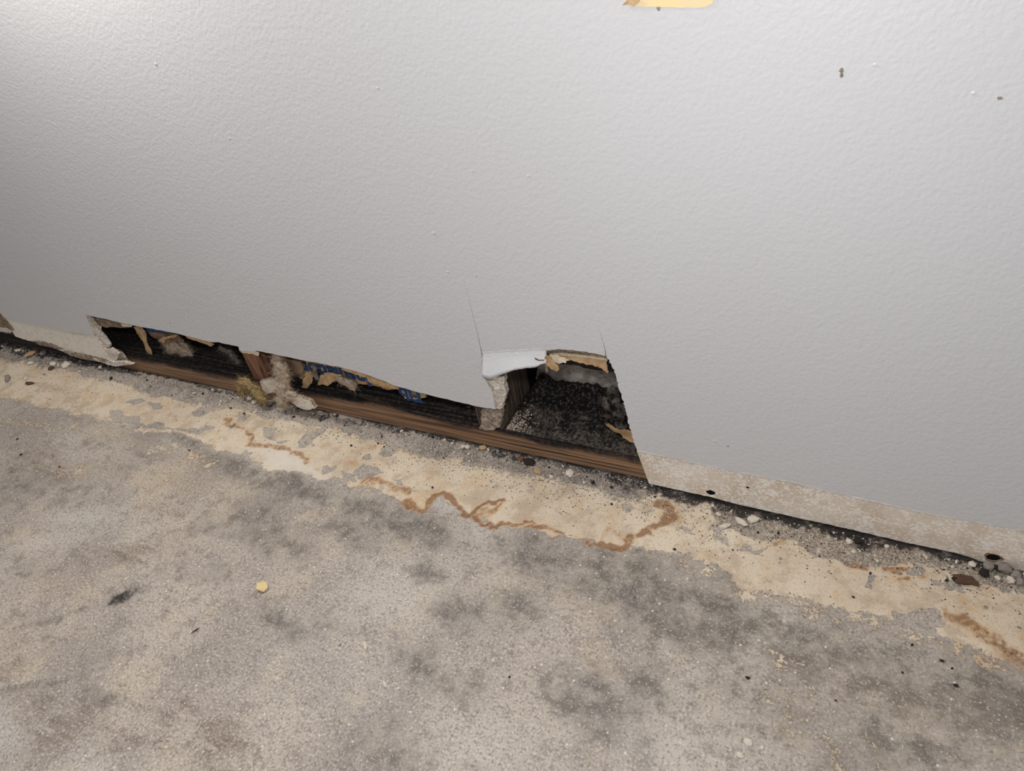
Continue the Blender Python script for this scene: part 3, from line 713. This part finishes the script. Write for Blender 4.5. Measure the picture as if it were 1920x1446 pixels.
bp('kraft_facing', [(575,640),(780,690),(800,745),(782,749),(760,748),(745,730),(726,732),(712,726),(690,722),(676,720),(660,715),(640,710),(634,708),(625,716),(614,724),(604,721),(596,722),(598,712),(602,700),(594,690),(588,700),(584,716),(578,729),(571,735),(566,731),(568,716),(573,702),(566,712),(558,706),(551,704),(545,708),(538,700),(530,676),(520,668),(525,640)], YK, .0006, M_KRAFT, amp=.0, seed=81, rag=.0008)
bp('facing_edge', [(527,672),(560,676),(572,684),(568,700),(558,708),(551,703),(545,707),(540,694),(532,684)], YK-.004, .0006, M_KRAFTD, amp=.002, seed=82)
bp('facing_curl', [(572,700),(582,696),(588,704),(584,718),(576,728),(570,733),(566,728),(568,714)], YK-.008, .0006, M_TAN, amp=.002, seed=83, step=.003)
bp('facing_curl', [(600,706),(612,698),(640,704),(634,709),(625,716),(616,724),(604,721),(596,722)], YK-.006, .0006, M_TAN, amp=.002, seed=84, step=.003)
tag(batt, 'kraft-faced insulation with upside-down blue lettering between the two studs', 'insulation')
# lettering runs right to left, upside down, as the sheet hangs
def zslope(o): return o
lt = print_text('Insulation', 690, 701, YK, .033, None, 0.0, .0013); parent_keep(lt, batt)
lt = print_text('Fib', 787, 734, YK, .031, None, 0.0, .0012); parent_keep(lt, batt)
batt2 = empty('insulation_batt', (wp(300,625,.03).x, .03, .11))
def bp2(*a, **k):
    o = sheet(*a, **k); parent_keep(o, batt2); return o
bp2('kraft_facing', [(276,606),(330,616),(340,640),(330,642),(305,645),(295,638),(284,632),(278,624)], .02, .0006, M_KRAFTD, amp=.003, seed=85)
bp2('printed_band', [(268,604),(340,616),(345,628),(310,624),(276,623)], .016, .0006, M_BLUE, amp=.0, seed=86)
bp2('facing_strip', [(250,612),(264,612),(272,622),(276,640),(282,655),(287,666),(284,672),(276,669),(274,658),(268,640),(256,626)], .012, .0008, M_KRAFT, amp=.002, seed=87)
bp2('facing_fold', [(296,640),(306,632),(330,627),(332,630),(312,636),(306,645)], .014, .0006, M_TAN, amp=.002, seed=88)
tag(batt2, 'torn kraft-faced insulation with blue band in the left bay of the hole', 'insulation')

def fuzz(name, blobs, mat, label, cat='insulation', nf=220, flen=.010, seed=1, parent=None):
    """lumpy wool: overlapping displaced lumps along a path and fine fibres"""
    rng = random.Random(seed); bm = bmesh.new(); pts = []
    for (c, rx, ry, rz) in blobs:
        r = bmesh.ops.create_icosphere(bm, subdivisions=4, radius=1)
        for v in r['verts']:
            d = v.co.copy()
            q = 1 + .45*noise.noise(d*1.7+Vector((seed, c.x*50, 0))) + .28*noise.noise(d*4+Vector((0, seed, c.z*30))) + .05*noise.noise(d*9)
            v.co = c + Vector((d.x*rx*q, d.y*ry*q, d.z*rz*q))
            if rng.random() < .25: pts.append((v.co.copy(), d))
    me = bpy.data.meshes.new(name); bm.to_mesh(me); bm.free(); me.materials.append(mat)
    me.polygons.foreach_set('use_smooth', [True]*len(me.polygons))
    o = bpy.data.objects.new(name, me); COL.objects.link(o)
    vs, fs = [], []
    for k in range(nf):
        p, d = rng.choice(pts); L = flen*rng.uniform(.4, 1.2)
        dv = (d + Vector((rng.uniform(-1,1), rng.uniform(-1,1), rng.uniform(-1.2,.6)))*.9).normalized()
        s = dv.cross(Vector((rng.uniform(-1,1), rng.uniform(-1,1), rng.uniform(-1,1)))).normalized()*.00022
        cur = Vector((rng.uniform(-1,1), rng.uniform(-1,1), rng.uniform(-1,1)))*L*.5
        i0 = len(vs)
        for q in range(5):
            t = q/4; c = p - dv*.001 + dv*L*t + cur*t*t
            vs += [c-s*(1-.7*t), c+s*(1-.7*t)]
        for q in range(4): a = i0+2*q; fs.append((a, a+1, a+3, a+2))
    fb = mesh_obj('fibre', vs, fs, mat, o); tag(fb, kind='stuff')
    tag(o, label, cat); return o
B = lambda px, py, y, rx, rz, ry=None: (wp(px, py, y), rx*.00095, (ry or min(rx, rz)*.6)*.00095, rz*.0012)
fuzz('insulation_tuft', [B(335,650,.03,22,16), B(318,645,.03,14,10), B(350,660,.03,15,14), B(342,668,.028,12,10), B(320,655,.025,9,8)], M_WOOL, 'fluffy beige insulation tuft hanging in the left bay of the hole', seed=3, nf=1100)
fuzz('insulation_tuft', [B(428,660,.04,9,5), B(438,670,.035,7,7), B(447,682,.03,5,7), B(418,655,.04,10,5)], M_WOOLG, 'thin grey wisp of insulation just left of the reddish stud', seed=4, nf=400)
fuzz('insulation_tuft', [B(522,678,-.004,11,12), B(530,694,-.008,12,14), B(532,715,-.012,12,16), B(530,735,-.016,12,15), B(528,752,-.018,10,10), B(544,742,-.018,14,8), B(520,700,-.004,6,10)], M_WOOL, 'long beige insulation tuft drooping over the plate right of the reddish stud', seed=5, nf=1500)
fuzz('insulation_tuft', [B(463,719,-.008,14,7), B(474,728,-.012,15,7), B(484,740,-.016,11,9), B(452,735,-.012,4,10), B(490,748,-.02,9,8), B(455,722,-.006,8,8)], M_WOOLY, 'yellow insulation tuft draped over the plate below the reddish stud', seed=6, nf=1100)
fuzz('insulation_tuft', [B(655,719,.004,12,6), B(640,713,.006,10,5), B(660,725,.004,6,6)], M_WOOL, 'small beige wool tuft under the blue lettering', seed=8, nf=140)
fuzz('insulation_tuft', [B(592,704,.004,4,8), B(590,692,.006,3,6)], M_WOOLG, 'pale wool pinch between two curls of kraft paper', seed=9, nf=80)
fuzz('mould_clump', [B(1145,765,.05,12,18), B(1160,775,.04,9,20), B(1130,785,.055,14,10), B(1150,742,.06,9,12), B(1165,800,.03,8,9)], m_simple('mouldy_wool', (26,24,25), (112,102,94), 90, .98, .6, .002, .1, .42, .66, 5), 'grey mouldy wool clump inside the right cut edge of the hole', seed=10, nf=150)
# torn kraft tongue at the right cut edge
t = sheet('kraft_scrap', [(1134,792),(1142,793),(1152,801),(1163,806),(1184,808),(1190,833),(1180,828),(1168,822),(1162,812),(1150,808),(1140,800)], .012, .0006, M_KRAFT, None, rag=.0008, amp=.003, seed=91, step=.003)
tag(t, 'beige torn paper tongue poking out by the right cut edge of the hole', 'paper')
t = sheet('kraft_scrap', [(1141,816),(1150,812),(1162,818),(1158,826),(1150,829),(1142,823)], .03, .0006, M_KRAFTD, None, rag=.0008, amp=.002, seed=92, step=.003)
tag(t, 'small brown paper scrap below the beige paper tongue in the right bay', 'paper')
t = sheet('paper_scrap', [(862,770),(876,762),(882,763),(874,774),(866,777)], .03, .0006, M_GREY, None, rag=.0006, amp=.001, seed=93, step=.003)
tag(t, 'grey paper scrap on the dark plate just left of the damp stud', 'paper')

# ---------------------------------------------------------------- debris
def chunk_mesh(name, seed, mat, flat=.7, sub=1, amp=.35):
    rng = random.Random(seed); bm = bmesh.new()
    bmesh.ops.create_icosphere(bm, subdivisions=sub, radius=1)
    for v in bm.verts:
        q = 1 + amp*noise.noise(v.co*1.3+Vector((seed*7.7, 0, 0))) + rng.uniform(-.16, .16)
        v.co = Vector((v.co.x*q, v.co.y*q*rng.uniform(.9, 1.1), v.co.z*q*flat))
    me = bpy.data.meshes.new(name); bm.to_mesh(me); bm.free(); me.materials.append(mat); return me
def flake_mesh(name, outline, th, mat, seed):
    """thin irregular flake lying flat"""
    rng = random.Random(seed); n = len(outline); vs = []
    for x, y in outline: vs.append((x*.92, y*.92, th*rng.uniform(.8, 1.5)))
    for x, y in outline: vs.append((x, y, 0))
    vs.append((0, 0, th*1.5))
    fs = [(i, (i+1) % n, 2*n) for i in range(n)] + [(i+n, (i+1) % n+n, (i+1) % n, i) for i in range(n)] + [tuple(range(2*n-1, n-1, -1))]
    me = bpy.data.meshes.new(name); me.from_pydata(vs, [], fs); me.materials.append(mat); me.update(); return me
def rest(o, x, y, z=0.0):
    """stand a turned object on height z"""
    M = Euler(o.rotation_euler).to_matrix()
    lo = min((M @ Vector((v.co.x*o.scale.x, v.co.y*o.scale.y, v.co.z*o.scale.z))).z for v in o.data.vertices)
    o.location = (x, y, z - lo - .0001)
def put(name, me, px, py, size, label, cat, group=None, z=0.0, rz=None, sc=(1,1,1), rng=random):
    o = bpy.data.objects.new(name, me); COL.objects.link(o)
    o.scale = (size*sc[0], size*sc[1], size*sc[2])
    o.rotation_euler = (rng.uniform(-.3,.3), rng.uniform(-.3,.3), rng.uniform(0, 6.28) if rz is None else rz)
    p = fp(px, py, z); rest(o, p.x, p.y, z); return tag(o, label, cat, group)
MP = [chunk_mesh('pale_crumb', i, M_PALE) for i in range(5)]
MG = [chunk_mesh('grey_crumb', 10+i, M_GREY) for i in range(5)]
MD = [chunk_mesh('dark_crumb', 20+i, M_DARK) for i in range(4)]
MT = chunk_mesh('tan_crumb', 31, M_TANC); MR = chunk_mesh('rusty_crumb', 32, M_RUSTC); MB = chunk_mesh('brown_crumb', 33, M_BROWNC)
MS = chunk_mesh('gypsum_chunk', 34, M_PALE, .6, 2)
# pieces that can be told apart
def one(name, me, px, py, half_px, label, cat='debris', sc=(1,1,1), rz=None, z=0.0):
    d = (fp(px, py, z)-CAM).length/FPX
    return put(name, me, px, py, half_px*d, label, cat, None, z, rz, sc)
ME_CHIP = chunk_mesh('round_chip', 40, M_TANC, .45, 2, .12); ME_CHIP.materials[0] = m_simple('cream_chip', (232,212,164), (214,188,136), 300, .8)
one('round_chip', ME_CHIP, 493, 1103, 10.5, 'cream round chip alone on the open grey floor at left', 'chip', (1,1.05,.8))
one('gypsum_sliver', MS, 685, 1212, 9, 'white sliver alone on the grey floor, the larger of two at centre', 'chip', (1,.35,.3), 2.3)
one('gypsum_sliver', MS, 722, 1285, 6.5, 'white sliver alone on the grey floor, the smaller of two at centre', 'chip', (1,.4,.3), 2.5)
one('gypsum_flake', MS, 1388, 1418, 6, 'small white flake at the very bottom of the floor, lower of two', 'chip', (1,.8,.4))
one('gypsum_flake', MS, 1403, 1394, 7, 'small pinkish white flake near the bottom of the floor, upper of two', 'chip', (1,.8,.3))
one('brown_lump', chunk_mesh('brown_lump', 36, M_BROWNC, .6, 2, .9), 1808, 1093, 15, 'brown crumpled flake on cream paint at the far right', 'debris', (1,.6,.55), .1)
one('black_lump', MD[0], 1791, 1090, 6, 'black crumb touching the brown crumpled flake at far right', 'debris')
for px, py, h, sc, rz, lb in ((1359,987,9.5,(1,.5,.4),.5,'pointed white gypsum chip on bare grey patch right of rust stain'),(1389,981,15,(1,.36,.35),-.75,'long white gypsum sliver below the bare beige strip'),(1411,975,9.5,(1,.75,.5),0,'blunt white gypsum chip just right of the long sliver'),(1347,965,6,(1,.6,.5),-.8,'small narrow white chip above the pointed one')):
    one('gypsum_chip', MS, px, py, h, lb, 'chip', sc, rz)
for px, py, h, me, lb in ((1593,1019,6.5,MP[0],'pale square chip beside the black smear under the strip'),(1608,1017,8,MD[1],'black clump under the strip beside a pale chip'),(1600,1036,4.5,MP[1],'pale chip just below the black clump'),(1662,1026,4,MP[2],'pale crumb at the edge of the shadow under the strip'),
    (1823,1061,6,MP[3],'pale pointed stone at the left end of the stone cluster on the far right'),(1843,1079,8,MD[2],'dark stone in the stone cluster on the far right'),(1852,1065,9,MG[0],'grey flat stone behind the dark one on the far right'),(1883,1072,12,MG[1],'largest grey stone under the strip on the far right'),(1894,1091,7,MP[4],'pale round stone in front of the largest grey stone'),(1904,1082,9,MG[2],'grey upright stone near the right edge of the picture'),(1912,1094,7,MG[3],'grey stone touching the right edge of the picture'),(1869,1086,5,MP[1],'small pale stone left of the pale round stone')):
    one('stone', me, px, py, h, lb, 'stone')
for px, py, h, me, sc, lb in ((868,841,5.5,MP[0],(1,1,1),'pale pebble on the floor left of the damp stud, left of a pair'),(877,841,5.5,MP[2],(1,1,1),'pale pebble on the floor left of the damp stud, right of a pair'),(906,842,9,MT,(1,.8,.7),'tan pebble on the floor in front of the damp stud'),(993,868,14,MD[3],(1,.7,.3),'dark grey flat flake on the debris before the right bay'),(1008,884,11,MT,(1,.75,.3),'tan flat flake in front of the dark grey flake'),(1018,871,9,MG[1],(1,.6,.5),'greyish tan crumb right of the dark grey flake'),(977,863,6,MR,(1,.8,.8),'rusty crumb left of the dark grey flake'),(1068,890,8,MP[3],(1,1,.6),'broad pale chip on debris below right bay'),(1034,895,5,MP[1],(1,1,.7),'pale chip right of the tan flat flake'),(1112,907,4.5,MD[0],(1,1,1),'dark pebble on the cream paint edge below right bay'),
    (60,666,13,MT,(1,.5,.3),'beige flat flake on the debris at the far left'),(83,664,9,MG[0],(1,.6,.5),'grey flake right of the beige flat flake at far left'),(126,687,7,MP[0],(1,.9,.6),'white gypsum crumb on the debris at left, right of a brown one'),(101,685,6.5,MP[4],(1,.8,.6),'white gypsum crumb above the brown one at left'),(97,692,6,MB,(1,.8,.6),'brown crumb between the white crumbs at left'),(58,683,5.5,MP[1],(1,.8,.6),'white crumb below the beige flat flake at far left'),(34,659,6,MP[2],(1,.6,.6),'white crumb close to the strip at far left'),(57,720,9,MB,(1,.4,.3),'brown leaf-like chip on cream paint at the far left'),(16,712,9,MG[3],(1,.6,.4),'grey flat chip on cream paint at the left edge of the picture'),(49,711,5.5,MP[3],(1,.5,.4),'white flake above the brown leaf-like chip'),
    (470,748,8,MS,(.65,1,.8),'white gypsum pebble under the yellow insulation tuft'),(477,757,5,MP[1],(1,1,1),'small white pebble in front of the one under the yellow tuft'),(507,759,6.5,MG[2],(1,1,1),'grey pebble between the yellow tuft and the long beige tuft'),(948,834,7,MT,(1,.9,.8),'tan chunk lodged at the foot of the damp stud')):
    one('crumb', me, px, py, h, lb, 'debris', sc)
# gypsum slabs under the tufts
def slab(name, pts, y, th, mat, label, seed):
    t = sheet(name, pts, y, th, mat, None, rag=.0009, amp=.0025, seed=seed, step=.003, mats=[mat, M_GYPDIRT, M_GYPDIRT]); return tag(t, label, 'gypsum')
slab('gypsum_slab', [(486,716),(500,712),(512,711),(520,716),(524,735),(508,737),(498,740),(492,730)], -.0075, .006, M_PALE, 'white broken gypsum piece leaning on the plate below reddish stud', 101)
slab('gypsum_slab', [(540,746),(556,744),(566,747),(582,754),(592,765),(582,768),(572,769),(560,764),(548,756)], -.020, .006, M_PALE, 'white broken gypsum tongue lying before the plate, right of the beige tuft', 102)
# splinters
def splinter(px, py, L, rz, label):
    me = flake_mesh('splinter', [(1,0),(.5,.14),(-.4,.12),(-1,0),(-.4,-.12),(.5,-.12)], .10, M_DARK, 5)
    return one('splinter', me, px, py, L, label, 'splinter', (1,1,1), rz)
splinter(367,1184,8,1.3,'thin dark splinter alone on the open grey floor at left')
splinter(716,819,7,-1.0,'short dark splinter on cream paint below the plate')
splinter(428,1196,3,.6,'tiny black splinter right of the thin dark splinter')
splinter(638,1210,4,1.0,'tiny black splinter left of the larger white sliver')
for i, (px, py, h) in enumerate(((1765,1240,4),(1785,1254,2.6),(1692,1262,2.6),(1792,1286,4.5),(1402,1272,4.5),(1567,1314,2.5),(112,876,2),(40,853,3),(33,824,2.5),(355,845,2.5),(811,915,3),(433,766,3),(1191,1121,2),(955,1270,3),(1265,1031,3.5),(1374,1032,3),(1710,1210,3),(1600,1120,3))):
    one('black_speck', MD[i % 4], px, py, h, 'small black crumb lying scattered on the open floor', 'crumb', (1,.7,.5))['group'] = 'black crumbs scattered over the open floor'
# crumbs along the foot of the wall, by zone
BASE = [(0,648),(250,697),(430,742),(620,782),(750,808),(930,850),(1060,880),(1216,914),(1330,944),(1480,980),(1600,1008),(1720,1034),(1850,1070),(1920,1094)]
def base_y(px):
    for (a, b), (c, d) in zip(BASE, BASE[1:]):
        if a <= px <= c: return b + (d-b)*(px-a)/(c-a)
    return 700
rng = random.Random(11)
zones = ((0,80,14,'at the left end of the cream strip'),(80,170,14,'below the middle of the cream strip'),(170,300,14,'below the broken gypsum edge'),(300,440,16,'left of the yellow wool tuft'),(440,560,18,'around the long beige wool tuft'),(560,680,16,'just right of the gypsum tongue'),(680,790,18,'below the blue Fib lettering'),
  (790,880,18,'left of the damp stud'),(880,960,20,'right at the damp stud'),(960,1040,20,'around the dark grey flake'),(1040,1130,20,'below the middle of the right bay'),(1130,1216,18,'below the right end of the plate'),(1216,1330,16,'below the left nail hole'),(1330,1440,16,'around the white gypsum chips'),(1440,1570,16,'between the white chips and the black clump'),(1570,1680,16,'around the black clump'),(1680,1800,18,'above the brown crumpled flake'),(1800,1920,22,'around the stones at far right'))
for a, b, cnt, where in zones:
    for k in range(cnt):
        px = rng.uniform(a, b); x = wp(px, base_y(px), 0.0).x
        y = -.003 - abs(rng.gauss(0, 1))*(.030 if 700 < px < 1240 else .024) - (.010 if px > 1230 else 0)
        d = ((Vector((x, y, 0)))-CAM).length/FPX; r = rng.choice((1.4,1.7,2.0,2.2,2.6,3.2,3.9)); s = r*d*.95
        t = rng.random()
        nm, me = ('pale_crumb', rng.choice(MP)) if t < .52 else (('grey_crumb', rng.choice(MG)) if t < .80 else ('dark_crumb', rng.choice(MD)))
        word = {'pale_crumb':'pale gypsum', 'grey_crumb':'grey', 'dark_crumb':'dark'}[nm]
        sz = 'speck-sized' if r < 1.9 else ('tiny' if r < 2.4 else ('small' if r < 3 else 'larger'))
        o = bpy.data.objects.new(nm, me); COL.objects.link(o)
        o.scale = (s, s*rng.uniform(.6,1), s*rng.uniform(.5,.9)); o.rotation_euler = (rng.uniform(-.3,.3), rng.uniform(-.3,.3), rng.uniform(0,6.28))
        rest(o, x, y, 0.0)
        tag(o, '%s %s crumb in the debris %s' % (sz, word, where), 'crumb', '%s %s crumbs %s' % (sz, word, where))
# finer grit, uncountable: two joined meshes
def grit(name, layers, label, parent=None):
    vs, fs, mi, mats = [], [], [], []
    for q, (mat, cnt, seed, place) in enumerate(layers):
        rng = random.Random(seed); mats.append(mat)
        for k in range(cnt):
            x, y, z, s = place(rng); i0 = len(vs); a = rng.uniform(0, 6.28)
            for c in range(4): vs.append((x+s*math.cos(a+c*1.57)*rng.uniform(.6,1.1), y+s*math.sin(a+c*1.57)*rng.uniform(.6,1.1), z+s*rng.uniform(0,.25)))
            vs.append((x+rng.uniform(-.3,.3)*s, y, z+s*rng.uniform(.6,1.0)))
            for c in range(4): fs.append((i0+c, i0+(c+1) % 4, i0+4)); mi.append(q)
            fs.append((i0+3, i0+2, i0+1, i0)); mi.append(q)
    return tag(mesh_obj(name, vs, fs, mats, parent, False, mi), label, None if parent else 'grit', kind='stuff')
def along(rng):
    x = rng.uniform(-1.6, .28); return x, -.001 - (.014 if x > -.21 else 0) - abs(rng.gauss(0, 1))*.026, 0.0, rng.choice((.0005,.0007,.0009,.0012))
def along2(rng):
    x = rng.triangular(-.62, -.16, -.30); return x, -.001 - abs(rng.gauss(0, 1))*.030, 0.0, rng.choice((.0006,.0008,.0011,.0014))
def inbay(rng):
    x = rng.uniform(sx2+.022, xr+.05); y = rng.uniform(.003, .085); return x, y, hh_(x, y)-.0002, rng.choice((.0004,.0006,.0008,.0011))
grit('fine_grit', [(M_PALE, 2600, 1, along), (M_GREY, 2600, 2, along), (M_DARK, 2200, 3, along), (M_GREY, 1500, 4, along2)], 'fine pale and dark grit strewn along the foot of the wall')
def bystud(rng):
    x = sx2+.021+abs(rng.gauss(0, 1))*.016; y = .004+abs(rng.gauss(0, 1))*.016; return x, y, hh_(x, y)-.0001, rng.choice((.0006,.0009,.0012,.0016))
grit('mould_grit', [(M_PALE, 260, 7, bystud), (M_TANC, 120, 8, bystud), (M_GREY, 420, 5, inbay), (M_DARK, 900, 6, inbay)], 'grey and black specks on the heap', m)
